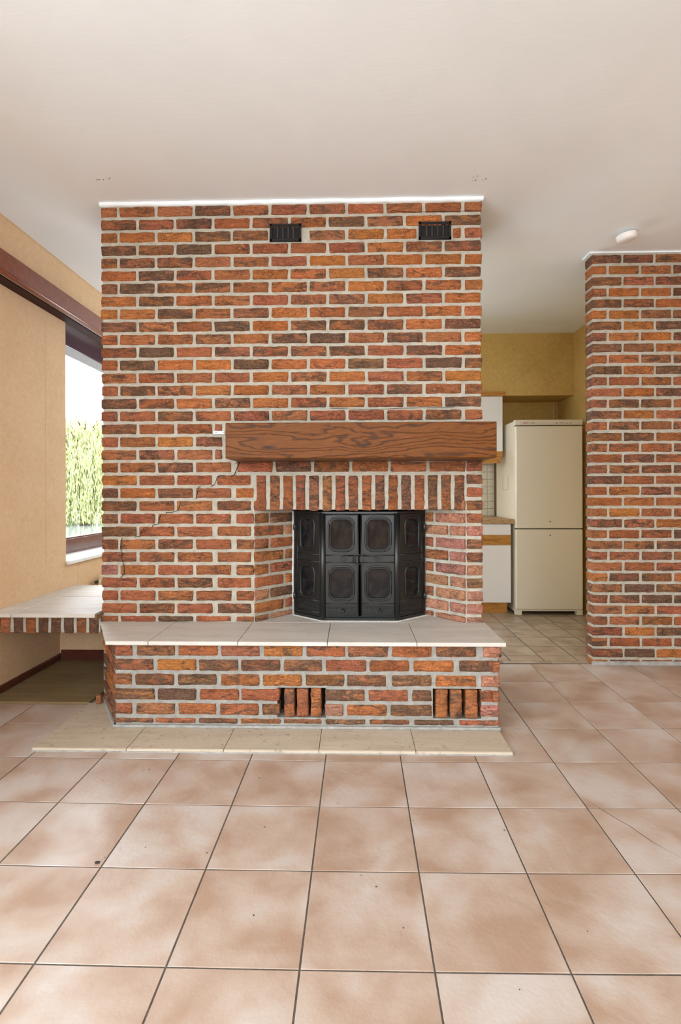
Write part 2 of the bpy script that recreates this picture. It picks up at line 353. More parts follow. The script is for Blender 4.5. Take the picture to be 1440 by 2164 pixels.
# left wall with window opening
WY0, WY1, WZ0, WZ1 = 3.28, 5.0, .62, 2.33
SY0, SY1, SZ0, SZ1 = -2.3, .8, .1, 2.38
wl = MB()
for (y0, y1, z0, z1) in ((YB - .1, SY0, 0, ZC), (SY0, SY1, 0, SZ0), (SY0, SY1, SZ1, ZC), (SY1, WY0, 0, ZC), (WY0, WY1, 0, WZ0), (WY0, WY1, WZ1, ZC), (WY1, YK + .1, 0, ZC)):
    wl.box(XL - .27, XL, y0, y1, z0 - .01, z1)
wl = wl.obj('wall_left', PAPER); tag(wl, kind='structure')
# paper seams and the thin cord at the ceiling line
MB().box(XL, XL + .004, YB, YK, ZC - .006, ZC - .001).obj('cornice_cord', PAPER, wl)
for y in (3.06, 3.42, 4.0): MB().box(XL - .001, XL + .0004, y, y + .0012, .63 if y < 3.2 else .0, 2.1 if y < 3.2 else .6).obj('paper_seam', plain('seam', (.42, .28, .14), .8), wl)
# wall behind the camera with the terrace window
wb = MB(); TX0, TX1, TZ0, TZ1 = -1.7, 2.2, 1.0, 2.4
for (x0, x1, z0, z1) in ((XL - .3, TX0, 0, ZC), (TX0, TX1, 0, TZ0), (TX0, TX1, TZ1, ZC), (TX1, XR + .1, 0, ZC)):
    wb.box(x0, x1, YB - .27, YB, z0 - .01, z1)
tag(wb.obj('wall_back', PAPER), kind='structure')
tag(MB().box(XR, XR + .1, YB - .1, 3.3, -.01, ZC).obj('wall_right', PAPER), kind='structure')
# kitchen walls
wk = MB(); KX0, KX1, KZ0, KZ1 = -1.15, -.05, 1.0, 2.25
for (x0, x1, z0, z1) in ((XL - .3, KX0, 0, ZC), (KX0, KX1, 0, KZ0), (KX0, KX1, KZ1, ZC), (KX1, 2.2, 0, ZC)): wk.box(x0, x1, YK, YK + .22, z0 - .01, z1)
tag(wk.obj('wall_kitchen_back', PAPERK), kind='structure')
wn_added = empty('added_kitchen_window'); tag(wn_added, kind='structure'); f = MB()  # window hidden behind the chimney, made up to let more light into the kitchen
for x in (KX0, (KX0 + KX1) / 2 - .03, KX1 - .06): f.box(x, x + .06, YK + .13, YK + .18, KZ0, KZ1)
f.box(KX0, KX1, YK + .13, YK + .18, KZ0, KZ0 + .06); f.box(KX0, KX1, YK + .13, YK + .18, KZ1 - .06, KZ1); f.obj('window_frame', PVC, wn_added)
wkb = bpy.data.objects['wall_kitchen_back']
tag(MB().box(2.04, 2.2, 3.29, YK, -.01, ZC).obj('wall_kitchen_side', PAPERK), kind='structure')
tag(MB().box(.2, 2.04, 4.80, YK, 1.955, ZC).obj('wall_soffit', PAPERK), kind='structure')
MB().box(1.99, 1.994, YK - .014, YK - .0005, 1.66, 1.954).obj('corner_bead', FRP, wkb)

# ---- main window in the left wall
wn = empty('window_1', (-2.08, 0, 0)); tag(wn, kind='structure')
x0 = 0
f = MB(); f.extr([(.0, .645), (.0, .62), (.05, .62), (.05, .645)], 'y', WY0, WY1)
f = MB()
f.box(-.05, .0, WY0, WY1, .622, .66); f.box(-.045, .012, WY0, WY1, .66, .728)
f.box(-.04, .004, WY0, WY1, .728, .738)
f.box(-.05, 0, WY0, WY0 + .05, .66, 2.1); f.box(-.05, 0, WY1 - .05, WY1, .66, 2.1)
f.obj('window_frame', PVC, wn, bev=.003)
MB().box(-.03, -.022, WY0 + .04, WY1 - .04, .735, 2.11).obj('pane', GLASS, wn)
MB().box(-.05, -.002, WY0, WY1, 2.095, 2.118).obj('upper_bead', plain('grey_bead', (.36, .33, .36), .25), wn, bev=.003)
MB().box(-.05, .09, WY0, WY1, 2.085, 2.33).obj('shutter_box', plain('shutter_lid', (.085, .05, .065), .22), wn, bev=.004)
tag(MB().box(-2.1, XL + .022, WY0 - .006 + .012, WY1, .598, .622).obj('window_sill', MARB, wn, bev=.004, loc=(2.08, 0, 0)))
# side and terrace windows out of view (they let the daylight in)
for nm, horiz in (('window_2', False), ('window_3', True)):
    e = empty(nm); tag(e, kind='structure'); f = MB(); g = MB()
    if horiz:
        for x in (TX0, .17, TX1 - .06): f.box(x, x + .06, YB - .2, YB - .14, TZ0, TZ1)
        f.box(TX0, TX1, YB - .2, YB - .14, TZ0, TZ0 + .07); f.box(TX0, TX1, YB - .2, YB - .14, TZ1 - .07, TZ1)
    else:
        for y in (SY0, -.78, SY1 - .06): f.box(XL - .2, XL - .14, y, y + .06, SZ0, SZ1)
        f.box(XL - .2, XL - .14, SY0, SY1, SZ0, SZ0 + .07); f.box(XL - .2, XL - .14, SY0, SY1, SZ1 - .07, SZ1)
    f.obj('window_frame', PVC, e)

# ---- pelmet along the left wall
pm = empty('curtain_pelmet', (XL, 2.0, 2.15)); tag(pm, 'long mahogany curtain pelmet on the left wall above the window', 'pelmet')
def PM(): return MB()
Y0p, Y1p = -1.4, 3.15
PM().box(0, .115, Y0p, Y1p, .105, .12).obj('top_board', MAHOG, pm, bev=.002)
PM().box(.098, .118, Y0p, Y1p, .018, .107).obj('front_board', MAHOG, pm, bev=.002)
PM().extr([(.094, .004), (.094, .018), (.124, .018), (.128, .012), (.124, .004), (.112, .0)], 'y', Y0p, Y1p, True).obj('moulding', MAHOG, pm)
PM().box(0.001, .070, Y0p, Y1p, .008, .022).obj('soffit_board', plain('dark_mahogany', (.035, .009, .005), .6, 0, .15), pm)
PM().box(.078, .090, Y0p, Y1p, .012, .026).obj('curtain_rail', WPL, pm)
# ---- radiator behind the bench
rd = empty('radiator', (XL + .03, 3.62, 0)); tag(rd, 'cream radiator showing at the back end of the stone bench below the window', 'radiator')
f = MB(); 
for k in range(24): f.box(.0, .075, .02 + k * .05, .055 + k * .05, .14, .475)
f.obj('fins', RADI, rd, bev=.006, seg=1); MB().box(.005, .07, 0, 1.22, .15, .17).obj('lower_header', RADI, rd)
MB().cyl((.006, -.03, .432), 'y', .010, .03, 12).obj('valve', DRK, rd); MB().cyl((.052, .019, .430), 'y', .014, -.02, 14).cyl((.052, .0, .430), 'y', .008, -.008, 10).obj('end_plug', plain('aged_brass', (.16, .11, .05), .5), rd)
MB().tube([(.03, -.02, .455), (.03, -.03, .2), (.03, -.03, .0)], .008).obj('pipe', RADI, rd)

# ---- baseboards
tag(MB().extr([(0, 0), (.012, 0), (.012, .045), (.006, .052), (0, .052)], 'y', YB, 3.21).obj('baseboard_left', MAHOGD, loc=(XL, 0, 0)), kind='structure')
tag(MB().extr([(0, 0), (-.012, 0), (-.012, .052), (-.006, .06), (0, .06)], 'x', XL + .012, -1.285).obj('baseboard_bench', MAHOGD, loc=(0, 3.21, .014)), kind='structure')
# ---- low wall that carries the back of the bench
tag(MB().box(XL, -1.285, 3.21, 3.38, -.005, .428).obj('wall_low', PAPER), kind='structure')

# ================================================================== FLOOR STONE SLABS
sl = empty('floor_slab', (-.35, 2.3, 0)); tag(sl, 'worn sandstone strip laid on the floor in front of the brick hearth', 'floor slab')
edges = [-1.318, -.927, -.528, -.140, .251, .639]
for k in range(5):
    a, b = edges[k] + .0012, edges[k + 1] - .0012
    m = MB().extr([(0, 0), (0, .006), (.0015, .0105), (.006, .0135), (.46, .0135), (.46, 0)], 'x', -(b - a) / 2, (b - a) / 2)
    m.obj('stone_slab', FSTONE, sl, bev=.0008, seg=1, loc=((a + b) / 2 + .35, 2.079 - 2.3 + R.uniform(-.001, .001), .0002))
MB().box(-1.318 + .35, .989, 2.078 - 2.3, 2.085 - 2.3, .0, .005).obj('mortar_bed', MOC, sl)
s2 = empty('floor_slab', (-1.56, 2.9, 0)); tag(s2, 'stained sandstone floor slab under the brick bench, darkened for the shade there', 'floor slab')
MB().box(-.288, .24, -.355, .31, .0, .0135).obj('stone_slab', FSTONE_SHADE, s2, bev=.002, seg=1)

# ================================================================== CHIMNEY BREAST
CX0, CX1, CY = -1.277, .648, 2.59
PIT, ZT = .0649, 2.509
ch = empty('chimney_breast', (0, CY, 0)); tag(ch, 'wide red brick chimney breast with a black stove niche, rising to the ceiling', 'chimney breast')
oL, oR = -.4925, .560                    # opening
NB = 2.79
core = MB(); q = .0065
core.prism([(CX0 + q, CY + q), (oL - .006, CY + q), (-.327, 2.775), (-.327, 3.2), (CX0 + q, 3.2)], .0, .972)
core.prism([(oR + .006, CY + q), (CX1 - q, CY + q), (CX1 - q, 3.2), (.386, 3.2), (.386, 2.762)], .0, .972)
core.box(CX0 + q, CX1 - q, CY + q, 3.2, .972, ZC - .001)
core.box(-.327, .386, NB + .12, 3.2, .0, .972)
core.obj('mortar', MO, ch, loc=(0, -CY, 0))
PIT_H = .0487
def row(c): zt = ZT - PIT * c; return zt - PIT_H / 2
ROWS = {0: 'rrrbrrbrrrr', 1: 'brbrrobbob', 2: 'ooobbrbooor', 3: 'bbdrrrrobb', 4: 'obrrrrorooo', 5: 'odrrooobob', 6: 'bdrbrororro', 7: 'oborrrboro', 8: 'oobrboobroo',
        9: 'drrdobbrob', 10: 'rrrbrbdrbro', 11: 'rdrbbrbrbo', 12: 'rdoodoodrdb', 13: 'rrrrororro', 14: 'rbroorrrbrr', 15: 'brobororob', 16: 'rrbrrrrrrbr',
        17: 'brrrrrrrrr', 18: 'rrobrrrrrrr', 19: 'rbrbrrrrrr', 20: 'rrbrrbrrrrr', 21: 'orrrr', 22: 'robror', 23: 'brrbr', 24: 'brrrrr', 25: 'brrrr', 26: 'rrrrrr', 27: 'brrrr', 28: 'prrrrr', 29: 'rrbrr', 30: 'rrrrrr', 31: 'rrrbr', 32: 'rrdrrr'}
VEN = ((-.415, -.257), (.333, .494))
def jit(): return R.uniform(-.0016, .0016)
PER, LB, HB = .1935, .1765, .081
def spans(c):
    s = []
    if c % 2 == 0:
        s.append((CX0, CX0 + HB)); s += [(-1.181 + PER * k, -1.181 + PER * k + LB) for k in range(9)]; s.append((.562, CX1))
    else: s = [(CX0 + PER * k, CX0 + PER * k + LB) for k in range(10)]
    return s
def put(cl, cr_, c, chs):
    if cr_ - cl < .02: return
    h = PIT_H
    zc = row(c)
    if c == 32: h = .026; zc = ZT - PIT * c - h / 2
    L = round((cr_ - cl) / .0015) * .0015
    brick(ch, (cl + cr_) / 2 + jit() * .5, R.uniform(-.0022, .0018), zc + jit() * .5, L, h, .05, 0, chs)
for c in range(33):
    t = ROWS.get(c, '?' * 11)
    for k, (a, b) in enumerate(spans(c)):
        cc = t[k] if k < len(t) else '?'
        segs = [(a, b)]
        if c == 2:
            for (v0, v1) in VEN:
                segs = [p for (s0, s1) in segs for p in (((s0, s1),) if s1 < v0 - .01 or s0 > v1 + .01 else ((s0, v0 - .012), (v1 + .012, s1)))]
        if 17 <= c <= 19: segs = [(s0, min(s1, -.662)) for s0, s1 in segs]
        if c == 20: segs = [((s0 + (.018 if s0 > -.62 else 0)) if s0 < .5 else .569, (s1 + (.018 if s0 > -.62 else 0)) if s1 < .6 else s1) for s0, s1 in segs]
        if c >= 21: segs = [(s0 + (.012 if s0 > -.75 else 0), min(s1 + (.004 if s0 > -.75 else 0), oL - .009)) for s0, s1 in segs if s0 < -.55]
        for (s0, s1) in segs: put(s0, s1, c, cc)
    if c >= 21: put(.570, CX1, c, R.choice('rrrbdpp'))
for k, chs in enumerate('rrrrbbrrrbrdrbbb'):                 # soldier course
    L, Hh = .0475, .176
    brick(ch, -.4846 + .0662 * k + L / 2 + jit(), R.uniform(-.001, .003), 1.0555 + jit(), L, Hh, .09, 0, chs, 'soldier_brick')
# reveals of the niche
aL = math.atan2(2.77 - 2.583, -.322 + .4925); lenL = .253
def rev(side, c, u0, u1, chs):
    h = PIT_H; zc = row(c)
    if c == 32: h = .026; zc = ZT - PIT * c - h / 2
    L = u1 - u0; u = (u0 + u1) / 2
    if side < 0:
        dx, dy = .1705 / lenL, .187 / lenL; x, y = oL + dx * u, 2.586 + dy * u; rz = math.atan2(dy, dx)
    else:
        dx, dy = -.172 / .247, .177 / .247; x, y = .5555 + dx * u, 2.583 + dy * u; rz = math.atan2(-dy, -dx)
    brick(ch, x, y - CY, zc + jit() * .5, round(L / .003) * .003, h, .04, rz, chs, 'reveal_brick')
for c in range(23, 33):
    if c % 2: rev(-1, c, .004, .186, '?'); rev(-1, c, .202, .25, '?')
    else: rev(-1, c, .004, .088, '?'); rev(-1, c, .104, .25, '?')
    if c % 2 == 0: rev(1, c, .004, .178, 'p'); rev(1, c, .194, .246, 'r')
    else: rev(1, c, .004, .09, 'p'); rev(1, c, .106, .246, R.choice('pr'))
it = []
for c in range(33):
    for k in range(3):
        for sx, X, rz in ((1, CX1, PI / 2), (-1, CX0, -PI / 2)):
            if X < 0 and c < 33:
                pass
            y = CY + .05 + (.0 if c % 2 else .0935) + PER * k + LB / 2
            if y + LB / 2 < 3.2: it.append((X, y - CY, row(c), LB, PIT_H, rz))
brick_stuff('side_bricks', ch, it, .03)
# diagonal settlement crack
def crack(pts, wd=.0016):
    m = MB()
    for k in range(len(pts) - 1):
        (x0, z0), (x1, z1) = pts[k], pts[k + 1]; a = Vector((x1 - x0, z1 - z0)); n = Vector((-a.y, a.x)).normalized() * wd
        m.add([(x0 - n.x, 0, z0 - n.y), (x1 - n.x, 0, z1 - n.y), (x1 + n.x, 0, z1 + n.y), (x0 + n.x, 0, z0 + n.y)], [(0, 1, 2, 3)])
    return m
def pz(p): return [(-.4925 + (x - 540) * .002376, 1.05 + (1044 - y) * .002376) for x, y in p]
for pts, wd in (([(508, 972), (504, 984), (500, 992), (496, 1003), (489, 1006)], .0022), ([(478, 1005), (466, 1004), (459, 1007), (457, 1015), (453, 1024), (445, 1027)], .0016), ([(424, 1026), (418, 1030), (417, 1042), (413, 1054)], .0018),
                ([(381, 1059), (379, 1067), (375, 1078), (362, 1082), (350, 1082), (349, 1087)], .0014), ([(338, 1088), (335, 1096), (332, 1107), (321, 1109), (320, 1113)], .0016), ([(303, 1114), (297, 1122), (293, 1133), (280, 1135)], .0013),
                ([(255, 1136), (252, 1146), (251, 1158), (255, 1172), (253, 1180), (257, 1190), (259, 1200), (259, 1213), (251, 1222)], .0018),
                ([(828, 452), (832, 447), (846, 449), (880, 451), (905, 450), (950, 451), (1018, 450)], .0011), ([(700, 863), (790, 866), (870, 863), (960, 862)], .0009)):
    o = crack(pz(pts), wd).obj('crack', BLACK, ch, fix=False, loc=(0, -.0035, 0))
for (v0, v1) in VEN:                                     # ventilation grilles set in the brickwork
    e = empty('vent_grille', ((v0 + v1) / 2, CY - .004, 2.366))
    tag(e, 'small black iron vent grille high in the brickwork, ' + ('near the middle of the chimney' if v0 < 0 else 'near the right edge of the chimney'), 'vent', 'vents in the chimney breast')
    W, Hv = (v1 - v0), .089
    fr = MB(); t = .0115
    fr.box(-W / 2, W / 2, 0, .02, Hv / 2 - t * 1.15, Hv / 2); fr.box(-W / 2, W / 2, 0, .02, -Hv / 2, -Hv / 2 + t * 1.3); fr.box(-W / 2, -W / 2 + t, 0, .02, -Hv / 2, Hv / 2); fr.box(W / 2 - t, W / 2, 0, .02, -Hv / 2, Hv / 2)
    fr.obj('frame', IROND, e, bev=.0015, seg=1)
    for k in range(4):
        x = -W / 2 + t + (W - 2 * t) * (k + 1) / 5; MB().box(-.0045, .0045, .004, .018, -Hv / 2 + t, Hv / 2 - t).obj('bar', plain('rusty_iron', (.02, .014, .011), .6) if k == 0 and v0 < 0 else bpy.data.materials['rusty_iron'], e, loc=(x, 0, 0), bev=.001, seg=1)
    MB().box(-W / 2 + .002, W / 2 - .002, .0095, .0105, -Hv / 2 + .002, Hv / 2 - .002).obj('back_plate', BLACK, e)
# steel bracket at the left end of the beam
bk = MB().box(-.028, .027, 0, .003, -.0085, .0085).obj('bracket', WPL, loc=(-.675, CY - .0055, 1.361), bev=.001, seg=1)
tag(bk, 'small white metal bracket screwed to the bricks left of the oak beam', 'bracket')
for x in (-.014, .022): MB().cyl((x, -.001, 0), 'y', .0026, .002, 10).obj('screw', GREYR, bk)
# plaster lip where the chimney meets the ceiling
lip = MB(); n = 48; pv = []
for k in range(n + 1):
    x = CX0 - .006 + (CX1 - CX0 + .012) * k / n; d = .006 + R.uniform(-.0025, .003); zz = ZC - .016 + R.uniform(-.002, .002)
    pv += [(x, CY - d, ZC), (x, CY - d - .001, zz), (x, CY + .01, zz)]
lip.add(pv, [(3 * k, 3 * k + 3, 3 * k + 4, 3 * k + 1) for k in range(n)] + [(3 * k + 1, 3 * k + 4, 3 * k + 5, 3 * k + 2) for k in range(n)], True)
lip.box(CX1 - .006, CX1 + .006, CY - .008, 3.2, ZC - .014, ZC); lip.box(CX0 - .006, CX0 + .006, CY - .008, 3.2, ZC - .014, ZC)
tag(lip.obj('trim_1', PL, fix=False), kind='structure')

# ================================================================== OAK MANTEL BEAM
mt = MB().box(-.614, .614, -.128, .128, -.079, .084).mesh('mantel_beam', .004, 2)
mo = link('mantel_beam', mt, OAK, loc=(.034, 2.462 , 1.291)); tag(mo, 'thick stained oak mantel beam across the chimney breast above the stove', 'mantel')
MB().box(-.632, -.6145, .10, .1255, -.085, .09).obj('mortar_fillet', MO, mo, bev=.003)

# ================================================================== RAISED HEARTH
HY = 2.275
he = empty('raised_hearth', (0, HY, 0)); tag(he, 'raised brick hearth with a pale stone top in front of the stove niche', 'hearth')
hx0, hx1 = -1.066, .641; dl = (-1.268, 2.588)
# base with two vent pits
vents = ((-.338, -.122), (.350, .563)); m = MB()
zb, ztp = .0137, .388
m.prism([(hx0 + .004, HY + .1), (hx1 - .006, HY + .1), (hx1 - .006, CY + .003), (dl[0] + .006, CY + .003), (dl[0] + .006, CY - .01)], zb, ztp)
m.prism([(hx0 + .004, HY + q), (hx0 + .07, HY + q), (hx0 + .07, HY + .1001), (hx0 - .055, HY + .1001)], zb, ztp)
xs = [hx0 + .07, vents[0][0], vents[0][1], vents[1][0], vents[1][1], hx1 - .006]
for k in (0, 2, 4): m.box(xs[k], xs[k + 1], HY + q, HY + .1001, zb, ztp)
for k in (1, 3): m.box(xs[k], xs[k + 1], HY + q, HY + .1001, .192, ztp); m.box(xs[k], xs[k + 1], HY + q, HY + .1001, zb, .060)
m.obj('mortar', m_mortar('hearth_mortar', (.25, .24, .21), (.36, .35, .315)), he, loc=(0, -HY, 0), fix=False)
MB().box(vents[0][0] - .001, vents[1][1] + .001, HY + .094, HY + .0995, .05, .2).obj('flue_lining', BLACK, he, loc=(0, -HY, 0))
HZ = [.380, .3155, .250, .1845, .1195, .053]
def hpx(p): return -1.066 + (p - 236.5) * .002088
HR = [
 [(238, 274, 'r'), (284.3, 366, 'b'), (374.3, 457.7, 'r'), (466, 547.7, 'b'), (556.7, 639, 'o'), (648, 729.3, 'r'), (736, 820, 'b'), (828.6, 911.7, 'o'), (921.4, 1006, 'b'), (1020.7, 1058, 'p')],
 [(237, 320, 'b'), (329, 412.3, 'o'), (418.3, 501.7, 'b'), (509, 591.7, 'b'), (599.7, 680, 'b'), (688.5, 773.3, 'r'), (782, 864.7, 'r'), (874, 957.5, 'o'), (970, 1054.5, 'b')],
 [(238, 273, 'r'), (281.7, 364.3, 'b'), (373.3, 456, 'd'), (465, 546.7, 'r'), (555, 637, 'o'), (646, 727, 'b'), (734, 815.6, 'b'), (829, 911.7, 'd'), (921, 1005, 'o'), (1016.5, 1054.5, 'p')],
 [(238, 322.3, 'b'), (330, 411.7, 'd'), (420, 503, 'r'), (509, 590, 'r'), (687, 770.8, 'b'), (780, 862, 'r'), (871.6, 911.7, 'b'), (1014.6, 1054.5, 'r')],
 [(238.3, 274, 'r'), (282.7, 366, 'b'), (374, 455, 'r'), (463, 545.7, 'r'), (554, 590, 'b'), (687, 724.6, 'p'), (733.6, 816.7, 'r'), (825.7, 911.7, 'd'), (1015.3, 1053, 'p')],
 [(235, 319, 'b'), (325, 410, 'r'), (418, 500, 'b'), (508, 592, 'r'), (600, 679.5, 'b'), (688.5, 770.5, 'd'), (781.7, 863.6, 'b'), (875, 957.5, 'd'), (970, 1052.5, 'r')]]
for r_, z in zip(HR, HZ):
    h = .0195 if z < .06 else .0485
    for (a, b, t) in r_:
        brick(he, (hpx(a) + hpx(b)) / 2 - 0, R.uniform(-.002, .002), z - h / 2, round((hpx(b) - hpx(a)) / .002) * .002, h, .05, 0, t)
for (a, b) in ((600, 622.5), (627.3, 651.5), (656.7, 679)) + ((921, 945.5), (951, 975.6), (983, 1008)):
    brick(he, (hpx(a) + hpx(b)) / 2, R.uniform(-.002, .003), .1265, round((hpx(b) - hpx(a)) / .002) * .002, .124, .075, 0, R.choice('rb'), 'soldier_brick')
# slanted left flank
vx, vy = dl[0] - hx0, dl[1] - HY; Lf = math.hypot(vx, vy); rz = math.atan2(-vy, -vx)
for n_, z in enumerate(HZ):
    h = .0195 if z < .06 else .0485
    for (u0, u1) in (((.0, .085), (.10, .272), (.288, .365)) if n_ % 2 else ((.0, .172), (.188, .36))):
        u = (u0 + u1) / 2; brick(he, hx0 + vx / Lf * u, vy / Lf * u, z - h / 2, round((u1 - u0) / .003) * .003, h, .04, rz, '?', 'flank_brick')
brick_stuff('side_bricks', he, [(hx1, .02 + (.06 if n_ % 2 else .13), z - .0243, .17, .0485, PI / 2) for n_, z in enumerate(HZ[:5])], .03)
MB().prism([(hx0 - .004, -.007), (hx1 + .004, -.007), (hx1 + .004, .05), (hx0 - .02, .05)], .0137, .0255).prism([(hx0 - .005, -.006), (hx0 + .01, .006), (dl[0] + .01, vy), (dl[0] - .006, vy)], .0137, .0255).obj('mortar_skirt', MOC, he, bev=.003, seg=1)
# stone top
jx = [-1.10, -.902, -.506, -.113, .277, .661]; zt_, th = .405, .0175
def slab(p, name='stone_slab'):
    cx = sum(a for a, b in p) / len(p); cy = sum(b for a, b in p) / len(p)
    return MB().prism([(a - cx, b - cy) for a, b in p], -th, 0).obj(name, STONE, he, bev=.003, seg=2, loc=(cx, cy - HY, zt_ + R.uniform(-.0003, .0003)))
YF = 2.243; G = .0011
slab([(-1.090, YF), (jx[1] - G, YF), (jx[1] - G, 2.5955), (-1.2905, 2.5955), (-1.276, 2.575)])
for k in (1, 2, 3): slab([(jx[k] + G, YF), (jx[k + 1] - G, YF), (jx[k + 1] - G, 2.588), (jx[k] + G, 2.588)])
slab([(jx[4] + G, YF), (jx[5], YF), (jx[5], 2.5955), (jx[4] + G, 2.5955)])
MB().prism([(oL + .002, 2.5905), (oR - .004, 2.5905), (.382, 2.79), (-.322, 2.79)], -.002, 0).obj('niche_floor', STONE, ch, loc=(0, -CY, zt_))
MB().prism([(hx0 + .01, 2.262), (hx1 - .01, 2.262), (hx1 - .01, 2.5955), (-1.262, 2.5955), (-1.25, 2.57)], -.006, 0).obj('mortar_bed', MO, he, loc=(0, -HY, zt_ - th + .0005))

# ================================================================== CAST IRON STOVE
SX, SY_, SZ = .034, 2.612, .405
st = empty('stove_insert', (SX, SY_, SZ)); tag(st, 'black cast iron stove insert with glazed double doors, standing in the brick niche', 'stove')
SH = .556; hw = .189
def facet(dx, dy, ux, rz_): return (dx, dy, ux, rz_)
# shell
body = MB(); zb2, zt2 = .022, SH
body.prism([(-hw - .15, .131), (-hw - .148, .15), (hw + .148, .15), (hw + .150, .129), (hw + .15, .20), (hw - .02, .30), (-hw + .02, .30), (-hw - .15, .20)][2:6] + [(-hw + .02, .30), (-hw - .15, .20), (-hw - .148, .15)], 0, SH)
body.obj('firebox', BLACK, st)
ba = MB(); ba.prism([(-hw - .002, -.006), (hw + .002, -.006), (hw + .158, .126), (hw + .158, .15), (-hw - .156, .15), (-hw - .156, .126)], 0, .020)
ba.prism([(-hw + .004, -.001), (hw - .004, -.001), (hw + .154, .130), (hw + .15, .15), (-hw - .15, .15), (-hw - .152, .13)], .020, .026)
ba.prism([(-hw - .002, -.005), (hw + .002, -.005), (hw + .157, .128), (hw + .157, .15), (-hw - .155, .15), (-hw - .155, .128)], SH - .012, SH)
ba.obj('frame', IRON, st, bev=.0015, seg=1)
def rrect(w_, h_, r, n=6):
    p = []
    for cx, cy, a0 in ((w_ / 2 - r, h_ / 2 - r, 0), (-w_ / 2 + r, h_ / 2 - r, PI / 2), (-w_ / 2 + r, -h_ / 2 + r, PI), (w_ / 2 - r, -h_ / 2 + r, 1.5 * PI)):
        p += [(cx + r * math.cos(a0 + PI / 2 * k / n), cy + r * math.sin(a0 + PI / 2 * k / n)) for k in range(n + 1)]
    return p
def plate_with_holes(W, z0, z1, holes, th=.012):
    """flat plate (x from -W/2..W/2, facing -y) whose rounded window holes are bridged ring by ring"""
    m = MB(); zs = [z0]
    for (cx, cz, w_, h_, r) in holes: zs += [cz - h_ / 2 - .012, cz + h_ / 2 + .012]
    zs.append(z1)
    for k in range(0, len(zs), 2): m.box(-W / 2, W / 2, 0, th, zs[k], zs[k + 1])
    for (cx, cz, w_, h_, r) in holes:
        A = rrect(w_, h_, r); bz = h_ / 2 + .012; n = len(A); o_ = []
        for (x, z) in A:
            k = min((W / 2) / abs(x) if abs(x) > 1e-6 else 9, bz / abs(z) if abs(z) > 1e-6 else 9)
            sx = W / 2 - (cx if x > 0 else -cx)
            kx = sx / abs(x) if abs(x) > 1e-6 else 9; kz = bz / abs(z); kk = min(kx, kz); o_.append((x * kk, z * kk))
        # make sure that the rectangle corners are met
        for (X_, Z_) in ((W / 2 - cx, bz), (-W / 2 - cx, bz), (-W / 2 - cx, -bz), (W / 2 - cx, -bz)):
            i = min(range(n), key=lambda i: (o_[i][0] - X_) ** 2 + (o_[i][1] - Z_) ** 2); o_[i] = (X_, Z_)
        v = [(cx + x, 0, cz + z) for x, z in A] + [(cx + x, 0, cz + z) for x, z in o_] + [(cx + x, th, cz + z) for x, z in A]
        m.add(v, [(i, (i + 1) % n, n + (i + 1) % n, n + i) for i in range(n)] + [(2 * n + i, 2 * n + (i + 1) % n, (i + 1) % n, i) for i in range(n)])
    return m
def ring(cx, cz, w_, h_, r, y, t=.0032):
    pts = [(cx + a, y, cz + b) for a, b in rrect(w_, h_, r)]
    return MB().tube(pts, t, 6, True)
def zpx(y): return 1.05 - (y - 1044) * .002396 - SZ
Z1 = (zpx(1093.3) + zpx(1165.1)) / 2; Z2 = (zpx(1196.7) + zpx(1268.9)) / 2; WH = .164; WW = .122
def door(side):
    W = .176; cx = side * .093
    d = plate_with_holes(W, zpx(1276), SH - .014, [(0, Z2, WW - .012, WH - .012, .030), (0, Z1, WW - .012, WH - .012, .030)])
    d.v = [(x, y, z) for x, y, z in d.v]
    o = d.obj('door', IRON, st, loc=(cx, .002, 0), fix=False)
    MB().box(-W / 2, W / 2, .0, .012, .026, zpx(1276)).obj('ash_panel', IRON, o)
    rim = MB()                                                     # raised edge mouldings
    for x in (-W / 2 + .003, W / 2 - .003): rim.tube([(x, -.001, .03), (x, -.001, SH - .018)], .0032)
    for z in (zpx(1173.5), zpx(1188.5), zpx(1275.5), SH - .017): rim.tube([(-W / 2, -.001, z), (W / 2, -.001, z)], .0028)
    rim.obj('moulding', IRON, o, fix=False)
    for z in (Z1, Z2):
        ring(0, z, WW + .006, WH + .006, .037, -.0005, .0052).obj('window_ring', IRON, o, fix=False)
        ring(0, z, WW - .012, WH - .012, .030, -.004, .0022).obj('window_ring', IRON, o, fix=False)
        pts = rrect(WW - .010, WH - .010, .030); n = len(pts); MB().add([(x, .005, z + zz) for x, zz in pts], [tuple(range(n))]).obj('pane', SG, o, fix=False)
    # air vent slide with knob
    v = MB(); zz = (zpx(1280) + zpx(1300.7)) / 2; w_, h_ = .146, .046
    for (a, b, c_, d_) in ((-w_ / 2, w_ / 2, h_ / 2 - .004, h_ / 2), (-w_ / 2, w_ / 2, -h_ / 2, -h_ / 2 + .004), (-w_ / 2, -w_ / 2 + .004, -h_ / 2, h_ / 2), (w_ / 2 - .004, w_ / 2, -h_ / 2, h_ / 2)): v.box(a, b, -.006, .001, zz + c_, zz + d_)
    v.box(-w_ / 2 + .009, w_ / 2 - .009, -.0025, .001, zz + .011, zz + .014); v.box(-w_ / 2 + .009, w_ / 2 - .009, -.0025, .001, zz - .014, zz - .011)
    for x in (-.052, -.030, .008, .030, .052): v.box(x - .005, x + .005, -.004, .001, zz - .012, zz + .012)
    v.obj('vent_frame', IRON, o, bev=.0008, seg=1)
    MB().cyl((0.008, -.008, zz), 'y', .011, -.002, 16).cyl((.008, -.001, zz), 'y', .006, -.012, 12).cyl((.008, -.013, zz), 'y', .0095, -.008, 16, .006).obj('knob', IRON, o, fix=True)
    return o
door(-1); door(1)
